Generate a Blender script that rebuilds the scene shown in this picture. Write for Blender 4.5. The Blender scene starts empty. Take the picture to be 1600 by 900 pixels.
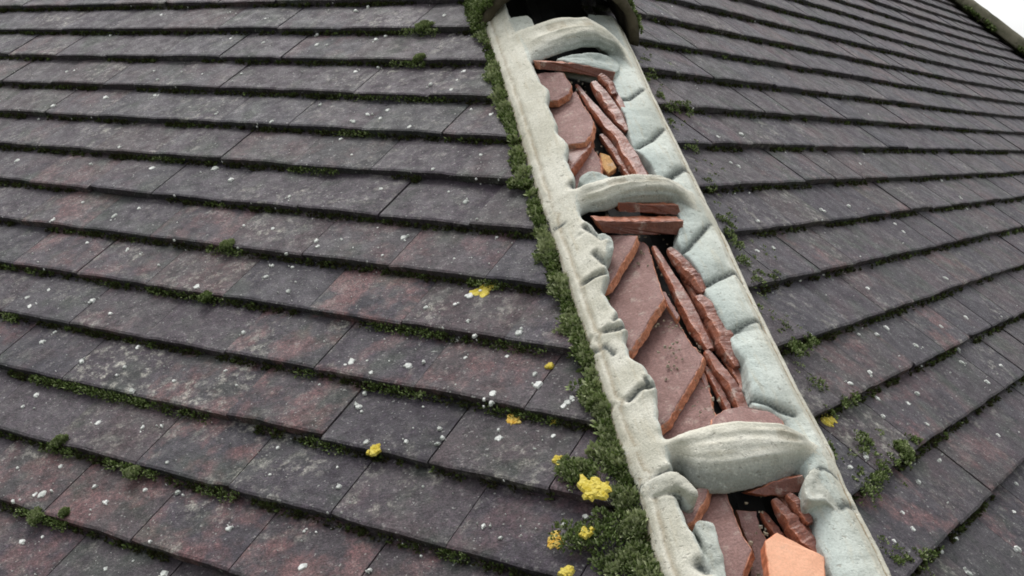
import bpy, math, random
import numpy as np
from mathutils import Matrix, Vector, noise as mnoise

random.seed(7)
rng = np.random.default_rng(7)
scene = bpy.context.scene
R = math.radians

# ------------------------------------------------------------------ camera
FPX = 1867.12                      # focal length in pixels of a 1600 px wide frame
CAM = np.array([-0.51662511, -0.99235461, 0.43148473])
CROT = np.array([[0.9771473694706055, -0.013390083978834922, -0.21214081169758403],
                 [-0.20807480600748002, 0.14374930838396674, -0.9674921247452469],
                 [0.0434498957607452, 0.9895235429185949, 0.13767811942429123]])
cd = bpy.data.cameras.new("camera")
cam = bpy.data.objects.new("camera", cd)
scene.collection.objects.link(cam)
m = Matrix.Identity(4)
for i in range(3):
    for j in range(3):
        m[i][j] = CROT[i, j]
    m[i][3] = CAM[i]
cam.matrix_world = m
cd.sensor_width = 36.0
cd.lens = FPX / 1600 * 36.0
cd.clip_start = 0.02
cd.clip_end = 3000
scene.camera = cam

# ------------------------------------------------------------------ sky and sun (overcast)
SUN_EL, SUN_AZ = R(60), R(-6)     # azimuth measured from +Y towards +X
world = bpy.data.worlds.new("World")
scene.world = world
world.use_nodes = True
wn = world.node_tree
wn.nodes.clear()
sky = wn.nodes.new("ShaderNodeTexSky")
sky.sky_type = 'NISHITA'
sky.sun_disc = False
sky.sun_elevation = SUN_EL
sky.sun_rotation = SUN_AZ
sky.air_density = 1.0
sky.dust_density = 4.0
hsv = wn.nodes.new("ShaderNodeHueSaturation")
hsv.inputs["Saturation"].default_value = 0.12      # cloud cover: nearly colourless
bg = wn.nodes.new("ShaderNodeBackground")
bg.inputs["Strength"].default_value = 0.15
wo = wn.nodes.new("ShaderNodeOutputWorld")
wn.links.new(sky.outputs[0], hsv.inputs["Color"])
wn.links.new(hsv.outputs[0], bg.inputs["Color"])
wn.links.new(bg.outputs[0], wo.inputs["Surface"])
sd = bpy.data.lights.new("sun", 'SUN')
sd.energy = 0.8
sd.angle = R(18)
sd.color = (1.0, 0.97, 0.93)
sun = bpy.data.objects.new("sun", sd)
scene.collection.objects.link(sun)
sdir = Vector((math.sin(SUN_AZ) * math.cos(SUN_EL), math.cos(SUN_AZ) * math.cos(SUN_EL), math.sin(SUN_EL)))
sun.rotation_euler = sdir.to_track_quat('Z', 'Y').to_euler()
sun.location = (-2, 2, 6)
vs = scene.view_settings
vs.view_transform = 'Standard'
vs.look = 'None'
vs.gamma = 1.0
vs.use_curve_mapping = False
vs.exposure = 0.72

# ------------------------------------------------------------------ frames of the roof
A45 = math.pi / 4 + 0.025363606507525966
PIT = 0.6704042034033428
eL = np.array([-math.sin(A45), math.cos(A45), 0])
eR = np.array([math.sin(A45), math.cos(A45), 0])
uL = np.array([math.cos(A45) * math.cos(PIT), math.sin(A45) * math.cos(PIT), math.sin(PIT)])
uR = uL * np.array([-1, 1, 1])
nL = np.cross(uL, eL); nL *= np.sign(nL[2])
nR = np.cross(uR, eR); nR *= np.sign(nR[2])
H = np.cross(nL, nR); H /= np.linalg.norm(H); H *= np.sign(H[1])   # the hip line, uphill
X = np.array([1.0, 0, 0])                                          # across the hip
N = np.cross(X, H); N *= np.sign(N[2])                              # away from the roof at the hip
GAUGE, TW, TT = 0.1, 0.1625, 0.0138
S0L, S0R = 1.049521137939381, 1.15219693626121
KX = (uL[2] / H[2]) * float(H @ eL)        # course coordinate of the hip per metre of slope
TH = float(H[2])
FALL = abs(float(eL @ N) / float(eL @ X))  # drop of either slope per metre across the hip


def ray(px):
    d = CROT @ np.array([(px[0] - 800) / FPX, (450 - px[1]) / FPX, -1.0])
    return d / np.linalg.norm(d)


def on_slope(px, side, lift=0.0):
    n = nL if side == 'L' else nR
    d = ray(px)
    return CAM + d * ((lift - CAM @ n) / (d @ n))


def hipframe(P):
    return np.array([P @ H, P @ X, P @ N])


def world_of(a, b, c):
    return a * H + b * X + c * N


def on_hip(px, fn):
    """where the sight line of a pixel meets the surface c = fn(a, b) of the hip"""
    d = ray(px)
    o, q = hipframe(CAM), hipframe(d)
    g = lambda t: (o[2] + q[2] * t) - fn(o[0] + q[0] * t, o[1] + q[1] * t)
    t0, t1 = 0.5, 4.0
    ts = np.linspace(t0, t1, 120)
    prev = g(ts[0])
    for k in range(1, len(ts)):
        cur = g(ts[k])
        if prev > 0 >= cur:
            lo, hi = ts[k - 1], ts[k]
            for _ in range(40):
                mid = (lo + hi) / 2
                if g(mid) > 0: lo = mid
                else: hi = mid
            return o + q * lo
        prev = cur
    return o + q * (-o[2] / q[2])


def plane_c(a, b):
    return -FALL * abs(b)


def S_c(a, b):
    r = b - 0.015
    return 0.018 - 3.75 * r * r - 0.061 * r


def fbm(p, s, o=3):
    v, amp, f = 0, 1, s
    for _ in range(o):
        v += amp * mnoise.noise(Vector((p[0] * f, p[1] * f, p[2] * f)))
        amp *= .5; f *= 2.03
    return v


# ------------------------------------------------------------------ object helpers
COL = scene.collection


def mesh_obj(name, V, F, mat=None, parent=None, smooth=False, attrs=None, mats=None, midx=None, fattrs=None):
    me = bpy.data.meshes.new(name)
    me.from_pydata([tuple(map(float, v)) for v in V], [], F)
    if attrs:
        for k, vals in attrs.items():
            at = me.attributes.new(k, 'FLOAT', 'POINT')
            at.data.foreach_set('value', np.asarray(vals, dtype=np.float32))
    if fattrs:
        for k, vals in fattrs.items():
            at = me.attributes.new(k, 'FLOAT', 'FACE')
            at.data.foreach_set('value', np.asarray(vals, dtype=np.float32))
    if mat: me.materials.append(mat)
    if smooth:
        me.polygons.foreach_set('use_smooth', [True] * len(me.polygons))
    me.update()
    o = bpy.data.objects.new(name, me)
    COL.objects.link(o)
    if parent: o.parent = parent
    return o


def tag(o, label=None, cat=None, group=None, kind=None):
    if label: o['label'] = label
    if cat: o['category'] = cat
    if group: o['group'] = group
    if kind: o['kind'] = kind
    return o


def empty(name, loc=(0, 0, 0)):
    o = bpy.data.objects.new(name, None)
    o.empty_display_size = .1
    COL.objects.link(o)
    o.location = loc
    return o


# ------------------------------------------------------------------ materials
class NT:
    def __init__(s, name, rough=.8, spec=.3):
        s.m = bpy.data.materials.new(name)
        s.m.use_nodes = True
        s.t = s.m.node_tree
        s.b = s.t.nodes['Principled BSDF']
        s.b.inputs['Roughness'].default_value = rough
        s.b.inputs['Specular IOR Level'].default_value = spec
        s.pos = s.t.nodes.new('ShaderNodeNewGeometry').outputs['Position']

    def set(s, sock, v):
        if hasattr(v, 'is_output'): s.t.links.new(v, sock)
        else:
            if isinstance(v, tuple) and len(v) == 3 and sock.type == 'RGBA': v = v + (1,)
            sock.default_value = v

    def attr(s, name):
        n = s.t.nodes.new('ShaderNodeAttribute'); n.attribute_name = name
        return n.outputs['Fac']

    def noise(s, scale, detail=3, rough=.55, w=None, vec=None, dist=0):
        n = s.t.nodes.new('ShaderNodeTexNoise')
        n.noise_dimensions = '4D' if w is not None else '3D'
        s.set(n.inputs['Vector'], vec if vec is not None else s.pos)
        n.inputs['Scale'].default_value = scale; n.inputs['Detail'].default_value = detail
        n.inputs['Roughness'].default_value = rough; n.inputs['Distortion'].default_value = dist
        if w is not None: s.set(n.inputs['W'], w)
        return n.outputs['Fac']

    def math(s, op, a, b=0.0, clamp=False):
        n = s.t.nodes.new('ShaderNodeMath'); n.operation = op; n.use_clamp = clamp
        s.set(n.inputs[0], a); s.set(n.inputs[1], b)
        return n.outputs[0]

    def step(s, v, lo, hi, a=0.0, b=1.0):
        n = s.t.nodes.new('ShaderNodeMapRange'); n.interpolation_type = 'SMOOTHSTEP'
        s.set(n.inputs['Value'], v)
        n.inputs['From Min'].default_value = lo; n.inputs['From Max'].default_value = hi
        n.inputs['To Min'].default_value = a; n.inputs['To Max'].default_value = b
        return n.outputs[0]

    def mix(s, f, a, b, mode='MIX'):
        n = s.t.nodes.new('ShaderNodeMix'); n.data_type = 'RGBA'; n.blend_type = mode
        s.set(n.inputs[0], f); s.set(n.inputs[6], a); s.set(n.inputs[7], b)
        return n.outputs[2]

    def ramp(s, v, cols, interp='LINEAR'):
        n = s.t.nodes.new('ShaderNodeValToRGB'); n.color_ramp.interpolation = interp
        e = n.color_ramp.elements
        while len(e) < len(cols): e.new(0.5)
        for k, (p, c) in enumerate(cols):
            e[k].position = p; e[k].color = c + (1,)
        s.set(n.inputs[0], v)
        return n.outputs[0]

    def scalevec(s, sx, sy, sz, rot=(0, 0, 0)):
        n = s.t.nodes.new('ShaderNodeMapping'); s.set(n.inputs['Vector'], s.pos)
        n.inputs['Scale'].default_value = (sx, sy, sz); n.inputs['Rotation'].default_value = rot
        return n.outputs[0]

    def out(s, col, bump=None, strength=.5, dist=.002, rough=None):
        s.set(s.b.inputs['Base Color'], col)
        if rough is not None: s.set(s.b.inputs['Roughness'], rough)
        if bump is not None:
            n = s.t.nodes.new('ShaderNodeBump'); n.inputs['Strength'].default_value = strength
            n.inputs['Distance'].default_value = dist
            s.set(n.inputs['Height'], bump); s.t.links.new(n.outputs[0], s.b.inputs['Normal'])
        return s.m


def tile_material():
    t = NT('weathered_tile', .7, .40)
    rnd, red, pale = t.attr('rnd'), t.attr('red'), t.attr('pale')
    w = t.math('MULTIPLY', rnd, 91.0)
    base = t.ramp(rnd, [(0, (.016, .014, .023)), (.18, (.033, .022, .032)), (.36, (.026, .024, .033)), (.52, (.044, .034, .040)), (.66, (.021, .017, .026)),
                        (.82, (.046, .032, .035)), (1, (.028, .028, .032))])
    big = t.noise(9, 3, .6, w)
    col = t.mix(t.math('MULTIPLY', t.step(big, .38, .7), .55), base, (.060, .048, .062))
    rp = t.noise(17, 4, .65, w)
    rf = t.math('MULTIPLY', t.step(rp, .44, .60), red)
    col = t.mix(rf, col, (.118, .060, .062))
    grn = t.noise(13, 3, .6, t.math('ADD', w, 3.3))
    col = t.mix(t.math('MULTIPLY', t.step(grn, .50, .70), .65), col, (.030, .042, .031))
    film = t.noise(70, 5, .7, w)
    area = t.step(t.noise(11, 2, .5, t.math('ADD', w, 9.1)), .42, .62)
    ff = t.math('MULTIPLY', t.math('MULTIPLY', t.step(film, .48, .66), area), t.math('ADD', t.math('MULTIPLY', pale, .8), .24))
    col = t.mix(ff, col, (.29, .285, .25))
    sp2 = t.math('MULTIPLY', t.step(t.noise(150, 3, .65, t.math('ADD', w, 2.0)), .56, .70), .42)
    col = t.mix(sp2, col, (.20, .195, .19))
    dk = t.math('MULTIPLY', t.step(t.noise(95, 4, .7, t.math('ADD', w, 7.0)), .54, .68), .6)
    col = t.mix(dk, col, (.017, .018, .020))
    # grain
    g1 = t.noise(420, 3, .7)
    col = t.mix(1.0, col, t.ramp(g1, [(.28, (.32, .32, .33)), (.5, (1, 1, 1)), (.72, (2.1, 2.05, 2.0))]), 'MULTIPLY')
    g2 = t.noise(120, 4, .7, w)
    col = t.mix(1.0, col, t.ramp(g2, [(.3, (.45, .45, .47)), (.55, (1.05, 1.04, 1.03)), (.75, (1.75, 1.7, 1.66))]), 'MULTIPLY')
    spk = t.noise(260, 1, .5, t.math('ADD', w, 5.0))
    sf = t.math('MULTIPLY', t.step(spk, .68, .74), .5)
    col = t.mix(sf, col, (.42, .43, .40))
    bump = t.math('ADD', t.noise(330, 4, .75), t.math('MULTIPLY', t.noise(60, 3, .6, w), 1.5))
    rough = t.step(t.noise(40, 3, .6, w), .3, .7, .55, .8)
    return t.out(col, bump, .95, .002, rough)


def mortar_material():
    t = NT('lime_mortar', .9, .2)
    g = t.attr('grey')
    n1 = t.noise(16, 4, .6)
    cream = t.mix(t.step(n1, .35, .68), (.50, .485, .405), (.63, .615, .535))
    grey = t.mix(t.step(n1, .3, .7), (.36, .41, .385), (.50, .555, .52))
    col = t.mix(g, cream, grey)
    cv = t.t.nodes.new('ShaderNodeCombineXYZ')
    t.set(cv.inputs[0], t.math('MULTIPLY', t.attr('su'), 14.0)); t.set(cv.inputs[1], t.math('MULTIPLY', t.attr('sv'), 170.0))
    st = t.noise(1.0, 5, .65, vec=cv.outputs[0])
    pit = t.noise(150, 2, .5)
    col = t.mix(t.math('MULTIPLY', t.step(pit, .68, .74), .5), col, (.22, .20, .16))
    col = t.mix(t.math('MULTIPLY', t.step(st, .52, .72), .42), col, (.43, .375, .26))
    br = t.attr('stain')
    bn = t.noise(45, 4, .7)
    col = t.mix(t.math('MULTIPLY', br, t.step(bn, .28, .52)), col, (.27, .21, .13))
    ck = t.attr('dirt_shade')  # real dirt in the creases, painted shade on the arch fronts
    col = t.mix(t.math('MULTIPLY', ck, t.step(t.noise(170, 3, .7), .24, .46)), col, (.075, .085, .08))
    f = t.noise(380, 3, .7)
    col = t.mix(1.0, col, t.ramp(f, [(.3, (.80, .80, .79)), (.5, (1, 1, 1)), (.7, (1.1, 1.1, 1.1))]), 'MULTIPLY')
    bump = t.math('SUBTRACT', t.math('ADD', t.math('MULTIPLY', t.noise(480, 2, .6), .8), t.math('ADD', t.math('MULTIPLY', st, .9), t.noise(60, 4, .6))), t.math('MULTIPLY', t.step(pit, .64, .70), 1.5))
    return t.out(col, bump, .6, .0013)


def terracotta(name, face, face2, edge, rough=.75, spec=.3, streak=.45):
    gr = .28 if streak > .2 else .1
    t = NT(name, rough, spec)
    e = t.attr('edge')
    n1 = t.noise(28, 5, .65)
    col = t.mix(t.step(n1, .35, .68), face, face2)
    sc = t.noise(1.0, 4, .7, vec=t.scalevec(260, 60, 60, (0, 0, .6)))
    col = t.mix(t.math('MULTIPLY', t.step(sc, .5, .7), streak), col, tuple(min(1, c * 1.55 + .03) for c in face))
    en = t.noise(120, 4, .65)
    ecol = t.mix(t.step(en, .35, .68), edge, tuple(c * .62 for c in edge))
    col = t.mix(e, col, ecol)
    dust = t.noise(55, 5, .72)
    col = t.mix(t.math('MULTIPLY', t.step(dust, .54, .70), .55 if streak > .2 else .15), col, (.42, .36, .31))
    f = t.noise(420, 2, .7)
    col = t.mix(1.0, col, t.ramp(f, [(.3, (1 - gr, 1 - gr, 1 - gr)), (.5, (1, 1, 1)), (.7, (1 + gr * .8, 1 + gr * .8, 1 + gr * .8))]), 'MULTIPLY')
    bump = t.math('ADD', t.noise(260, 4, .7), t.math('MULTIPLY', t.noise(70, 3, .6), 2.0))
    return t.out(col, bump, .55 if streak > .2 else .25, .0016)


def moss_material():
    t = NT('moss_leaf', .8, .15)
    k = t.attr('rnd')
    col = t.ramp(k, [(0, (.028, .020, .010)), (.3, (.048, .060, .020)), (.6, (.105, .155, .042)), (.82, (.21, .27, .10)), (1, (.38, .41, .24))])
    m_ = t.out(col)
    t.b.inputs['Subsurface Weight'].default_value = 0
    return m_


def lichen_material(name, c1, c2, sc=190):
    t = NT(name, .9, .15)
    col = t.mix(t.step(t.noise(sc, 3, .65), .35, .65), c1, c2)
    return t.out(col, t.noise(350, 3, .7), .7, .0015)


def plain(name, c1, c2, scale=30, rough=.85, bs=.4):
    t = NT(name, rough, .25)
    col = t.mix(t.step(t.noise(scale, 4, .65), .35, .65), c1, c2)
    return t.out(col, t.noise(scale * 6, 3, .7), bs, .002)


M_TILE = tile_material()
M_MORT = mortar_material()
M_MAUVE = terracotta('broken_tile_mauve', (.200, .112, .098), (.255, .152, .137), (.62, .26, .145))
M_RED = terracotta('broken_tile_red', (.120, .040, .028), (.185, .066, .044), (.38, .125, .062), .42, .5)
M_ORANGE = terracotta('broken_tile_orange', (.70, .355, .225), (.77, .42, .275), (.60, .20, .10), .8, .2, .08)
M_OCHRE = terracotta('broken_tile_ochre', (.50, .28, .10), (.58, .34, .15), (.45, .2, .08))
M_MOSS = moss_material()
M_YEL = lichen_material('yellow_lichen', (.50, .38, .04), (.68, .57, .14))
M_ORL = lichen_material('orange_lichen', (.70, .40, .06), (.72, .55, .16))
M_WHITE = lichen_material('white_lichen', (.40, .42, .39), (.74, .75, .72), 55)
M_FELT = plain('roofing_felt', (.012, .012, .012), (.02, .02, .019))
M_GROUND = plain('lawn', (.05, .075, .025), (.08, .10, .04), 2)
M_HIPT = plain('old_hip_tile', (.055, .045, .03), (.12, .10, .07), 22)
M_HIPF = plain('far_hip_tile', (.075, .075, .045), (.17, .155, .11), 9)

# ------------------------------------------------------------------ ground below the house
V = [(-400, -400, -5.6), (400, -400, -5.6), (400, 400, -5.6), (-400, 400, -5.6)]
tag(mesh_obj('ground', V, [(0, 1, 2, 3)], M_GROUND), kind='structure')


# ------------------------------------------------------------------ roof slopes
RED_PX = [(600, 470, 1), (440, 530, .8), (330, 725, .9), (190, 800, .9), (340, 820, .8), (480, 845, 1), (690, 870, .9), (650, 540, .6), (720, 570, .7),
          (130, 645, .7), (20, 720, .8), (60, 880, .7), (370, 610, .9), (450, 640, .9), (100, 405, .7), (260, 405, .6), (150, 325, .7), (330, 345, .6),
          (620, 310, .6), (690, 400, .5), (540, 420, .4), (20, 470, .5), (10, 530, .6), (560, 200, .3), (90, 270, .5), (470, 240, .3),
          (1300, 390, .7), (1370, 300, .6), (1460, 505, .8), (1430, 790, .9), (1580, 840, .8), (1440, 640, .7), (1380, 555, .7), (1230, 290, .4), (1280, 560, .5), (1480, 400, .6), (1550, 700, .6)]
PALE_PX = [(440, 530, 1), (200, 590, .9), (300, 640, .8), (250, 420, .5), (310, 690, .7), (590, 830, .5), (430, 740, .7), (380, 800, .6), (640, 790, .6),
           (430, 290, .5), (320, 170, .5), (160, 170, .5), (420, 370, .8), (700, 490, .6), (610, 110, .6), (330, 130, .7), (330, 830, .6), (1330, 430, .5), (1250, 350, .6), (1300, 650, .6)]


def build_slope(side, label, nrange, xmax_fn, phase):
    e, u, n = (eL, uL, nL) if side == 'L' else (eR, uR, nR)
    s0 = S0L if side == 'L' else S0R
    sgn = 1.0 if np.cross(e, u) @ n > 0 else -1.0
    root = empty('tiled_roof_slope')
    tag(root, label, 'roof')
    red = [(on_slope(p[:2], side), p[2]) for p in RED_PX if (p[0] < 1000) == (side == 'L')]
    pale = [(on_slope(p[:2], side), p[2]) for p in PALE_PX if (p[0] < 1000) == (side == 'L')]
    cell = {}
    tiles = []
    for k in range(nrange[0], nrange[1]):
        stail = s0 - (k + 1) * GAUGE
        ph = phase[k % 2]
        xh0 = stail * KX
        i0 = int(math.floor((xh0 - ph) / TW)) - 1
        xm = xmax_fn(stail)
        i1 = int(math.ceil((xm - ph) / TW))
        for i in range(i0, i1):
            x0 = ph + i * TW + .0007 + random.uniform(-.0006, .0006)
            x1 = ph + (i + 1) * TW - .0007 + random.uniform(-.0006, .0006)
            ln = .15
            tc = .135 if side == 'L' else .15                                    # cut under the hip bedding
            lo0 = stail * KX + tc
            if x1 < lo0 + .012: continue
            xmid = (max(x0, lo0) + x1) / 2
            warp = .011 * max(0, xmid - stail * KX - 2.6) ** 2 if side == 'R' else 0
            dy = random.gauss(0, .0011) + warp
            lift = .0012 + abs(random.gauss(0, .0009)); roll = random.gauss(0, .004)
            NX = 6
            ys = [0, .0035, ln]
            Vt, Ft = [], []
            chip = random.random() < .14
            cs = random.choice((0, NX))
            jit = [random.gauss(0, .0007) for _ in range(NX + 1)]
            if chip: jit[cs] += random.uniform(.002, .006)
            ztop = []
            for layer in (0, 1):
                for r_, y in enumerate(ys):
                    lo = max(x0, (stail + y) * KX + tc); hi = max(x1, lo + .0005)
                    hi = min(hi, max(xm, lo + .0005))
                    for c_ in range(NX + 1):
                        f = c_ / NX
                        x = lo + (hi - lo) * f
                        yy = y + (jit[c_] if r_ < 2 else 0)
                        z = TT / 2 - (TT / GAUGE) * yy + lift + roll * (x - xmid) - .0012 * (2 * f - 1) ** 2
                        if r_ == 0: z -= .0016
                        if f in (0, 1): z -= .0006
                        if layer: z -= TT - (.0016 if r_ == 0 else 0)
                        Vt.append((sgn * (x - xmid), yy, z))
            W = NX + 1
            for r_ in range(2):
                for c_ in range(NX):
                    a = r_ * W + c_
                    Ft.append((a, a + 1, a + W + 1, a + W))
            B = 3 * W
            for c_ in range(NX): Ft.append((c_, B + c_, B + c_ + 1, c_ + 1))
            for c_ in (0, NX):
                for r_ in range(2):
                    q = (r_ * W + c_, (r_ + 1) * W + c_, B + (r_ + 1) * W + c_, B + r_ * W + c_)
                    Ft.append(q if c_ == 0 else q[::-1])
            if sgn < 0: Ft = [f[::-1] for f in Ft]
            org = (stail + dy) * u + (xmid) * e - 0 * n
            # position along e is measured from the foot of the slope origin
            org = (stail + dy) * u + (xmid - (stail + dy) * float(u @ e)) * e
            ctr = org + .05 * u
            rv = random.random()
            rd = random.choice((0, 0, .15, .35)); pl = random.choice((0, 0, .15, .4))
            for p, v in red:
                if np.linalg.norm(p - ctr) < .075: rd = v
            for p, v in pale:
                if np.linalg.norm(p - ctr) < .075: pl = v
            tiles.append((org, ctr, Vt, Ft, rv, rd, pl))
    # tiles the photograph shows, largest first
    def seen(c):
        p = CROT.T @ (c - CAM)
        if p[2] > -.1: return None
        x, y = 800 + FPX * p[0] / -p[2], 450 - FPX * p[1] / -p[2]
        return -p[2] if -70 < x < 1670 and -60 < y < 970 else None
    near = sorted([(seen(t[1]), k) for k, t in enumerate(tiles) if seen(t[1]) is not None])
    single = set(k for _, k in near[:300])
    ex = sgn * e
    JV, JF, jr, jd, jp = [], [], [], [], []
    for k, (org, ctr, Vt, Ft, rv, rd, pl) in enumerate(tiles):
        if k in single:
            o = mesh_obj('roof_tile', Vt, Ft, M_TILE, root, attrs={'rnd': [rv] * len(Vt), 'red': [rd] * len(Vt), 'pale': [pl] * len(Vt)})
            mm = Matrix.Identity(4)
            for r_ in range(3):
                mm[r_][0], mm[r_][1], mm[r_][2], mm[r_][3] = ex[r_], u[r_], n[r_], org[r_]
            o.matrix_local = mm
        else:
            b0 = len(JV)
            for v in Vt: JV.append(org + v[0] * ex + v[1] * u + v[2] * n)
            JF += [tuple(b0 + i for i in f) for f in Ft]
            jr += [rv] * len(Vt); jd += [rd] * len(Vt); jp += [pl] * len(Vt)
    if JV:
        tag(mesh_obj('distant_roof_tiles', JV, JF, M_TILE, root, attrs={'rnd': jr, 'red': jd, 'pale': jp}), kind='stuff')
    # felt under the tiles, open along the hip
    sl, sh = s0 - nrange[1] * GAUGE, s0 - nrange[0] * GAUGE
    P = []
    for z in (-.055, -.062):
        for s_ in (sl, sh):
            for x in (s_ * KX + .0, xmax_fn(s_)):
                P.append(s_ * u + x * e + z * n)
    mesh_obj('roofing_felt', P, [(0, 1, 3, 2), (4, 6, 7, 5), (0, 4, 5, 1), (2, 3, 7, 6), (1, 5, 7, 3), (0, 2, 6, 4)], M_FELT, root)
    return root


# the far edge of the right slope: through the pixels where the far hip meets it
FAR = (6.217, 1.461, -0.41)


def xfar(s): return FAR[0] + (s - FAR[1]) * FAR[2]


build_slope('L', 'left roof slope of dark purple-grey plain tiles with moss in the courses', (-8, 19), lambda s: 3.4, (.060, .141))
build_slope('R', 'right roof slope of grey plain tiles running back to the sky', (-15, 19), xfar, (.002, .082))

# ------------------------------------------------------------------ hip mortar
def interp_poly(pts, t):
    pts = np.asarray(pts, float)
    d = np.r_[0, np.cumsum(np.linalg.norm(np.diff(pts, axis=0), axis=1))]
    d /= d[-1]
    return np.array([np.interp(t, d, pts[:, k]) for k in range(pts.shape[1])]).T


def seg_dist(p, poly):
    best = 9
    for k in range(len(poly) - 1):
        a, b = poly[k], poly[k + 1]
        ab = b - a
        t = max(0, min(1, float((p - a) @ ab / (ab @ ab + 1e-12))))
        d = np.linalg.norm(p - a - ab * t)
        if d < best: best = d
    return best


L_OUT = [(750, 34), (758, 58), (785, 140), (812, 225), (850, 350), (880, 440), (912, 540), (945, 650), (962, 700), (987, 765), (1005, 820), (1020, 885), (1060, 1010)]
L_IN = [(806, 34), (822, 60), (838, 100), (849, 122), (863, 138), (859, 158), (873, 182), (877, 205), (893, 220), (889, 244), (901, 266), (905, 290), (912, 330), (930, 345), (942, 362), (957, 372), (958, 392), (952, 405),
        (954, 425), (949, 450), (960, 470), (977, 490), (986, 507), (983, 530), (992, 552), (1010, 565), (1025, 582), (1032, 602), (1032, 625), (1034, 642), (1041, 667), (1050, 690),
        (1060, 740), (1067, 782), (1082, 812), (1094, 828), (1103, 855), (1118, 880), (1133, 910), (1165, 1010)]
R_OUT = [(974, 46), (985, 70), (1000, 100), (1020, 145), (1045, 195), (1075, 255), (1105, 315), (1130, 362), (1150, 405), (1180, 470), (1215, 540), (1250, 610), (1275, 655), (1305, 710),
         (1325, 760), (1350, 812), (1380, 868), (1395, 900), (1450, 1010)]
R_IN = [(950, 88), (962, 107), (957, 125), (957, 150), (969, 170), (977, 188), (980, 205), (988, 228), (1005, 247), (1019, 267), (1035, 300), (1062, 350), (1058, 378), (1078, 412), (1094, 437), (1103, 462),
        (1122, 500), (1133, 518), (1147, 550), (1161, 572), (1168, 600), (1174, 622), (1180, 637), (1202, 648), (1222, 668), (1245, 720), (1253, 757), (1258, 787), (1273, 815), (1278, 847), (1294, 887), (1300, 905), (1350, 1010)]
IN_DROP = .03


def hp(p, fn): return on_hip(p, fn)


def ab_map(pts, fn):
    q = np.array([hp(p, fn)[:2] for p in pts])
    return q


def monotone(q):
    q = q[np.argsort(-q[:, 0])]
    return q[::-1]                                    # ascending a


lo_ab = monotone(ab_map(interp_poly(L_OUT, np.linspace(0, 1, 90)), plane_c))
li_ab = monotone(ab_map(interp_poly(L_IN, np.linspace(0, 1, 160)), S_c))
ro_ab = monotone(ab_map(interp_poly(R_OUT, np.linspace(0, 1, 90)), S_c))
ri_ab = monotone(ab_map(interp_poly(R_IN, np.linspace(0, 1, 160)), lambda a, b: S_c(a, b) - IN_DROP))


def crease_ab(pts, fn): return np.array([hp(p, fn)[:2] for p in pts])


# grooves: pixel polyline, depth, width (m)
L_CREASE = [([(915, 352), (930, 362), (942, 372)], .006, .004), ([(915, 440), (930, 430), (945, 425)], .007, .004), ([(930, 395), (945, 408)], .006, .004),
            ([(948, 515), (968, 512), (980, 505)], .007, .004), ([(960, 500), (968, 488), (976, 490)], .005, .003), ([(985, 622), (1000, 606), (1020, 600)], .007, .004),
            ([(1010, 590), (1015, 605)], .006, .003), ([(855, 357), (870, 355), (882, 348)], .004, .003), ([(990, 765), (1012, 755), (1035, 738), (1050, 733)], .008, .0035),
            ([(1020, 772), (1045, 768), (1065, 770)], .006, .003), ([(895, 285), (905, 297)], .006, .005), ([(918, 548), (935, 548)], .004, .003), ([(945, 540), (960, 553)], .003, .003),
            ([(1095, 880), (1107, 888)], .008, .006), ([(1088, 820), (1100, 838), (1112, 852)], .006, .004), ([(1106, 838), (1113, 826)], .005, .003)]
R_CREASE = [([(970, 140), (985, 146), (1003, 147)], .010, .0032), ([(965, 168), (975, 165)], .008, .004), ([(1000, 215), (1020, 213), (1035, 211)], .010, .0032), ([(1045, 272), (1070, 275)], .010, .006),
            ([(1052, 386), (1080, 373), (1108, 358)], .010, .0034), ([(1085, 424), (1110, 432), (1145, 437), (1155, 450)], .010, .0032), ([(1125, 508), (1150, 508), (1185, 515), (1190, 528)], .010, .0032),
            ([(1165, 600), (1185, 608), (1210, 625), (1240, 650)], .010, .0032), ([(1255, 780), (1285, 778), (1310, 800), (1328, 803)], .007, .005), ([(1260, 745), (1280, 740), (1300, 755)], .006, .004)]
lc = [(crease_ab(p, S_c), d, w) for p, d, w in L_CREASE]
rc = [(crease_ab(p, lambda a, b: S_c(a, b) - .012), d, w) for p, d, w in R_CREASE]


lobes = [np.array(sorted(rc[q_][0][:, ::-1].tolist())).T for q_ in (0, 2, 3, 4, 5, 6, 7, 8)]


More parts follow.
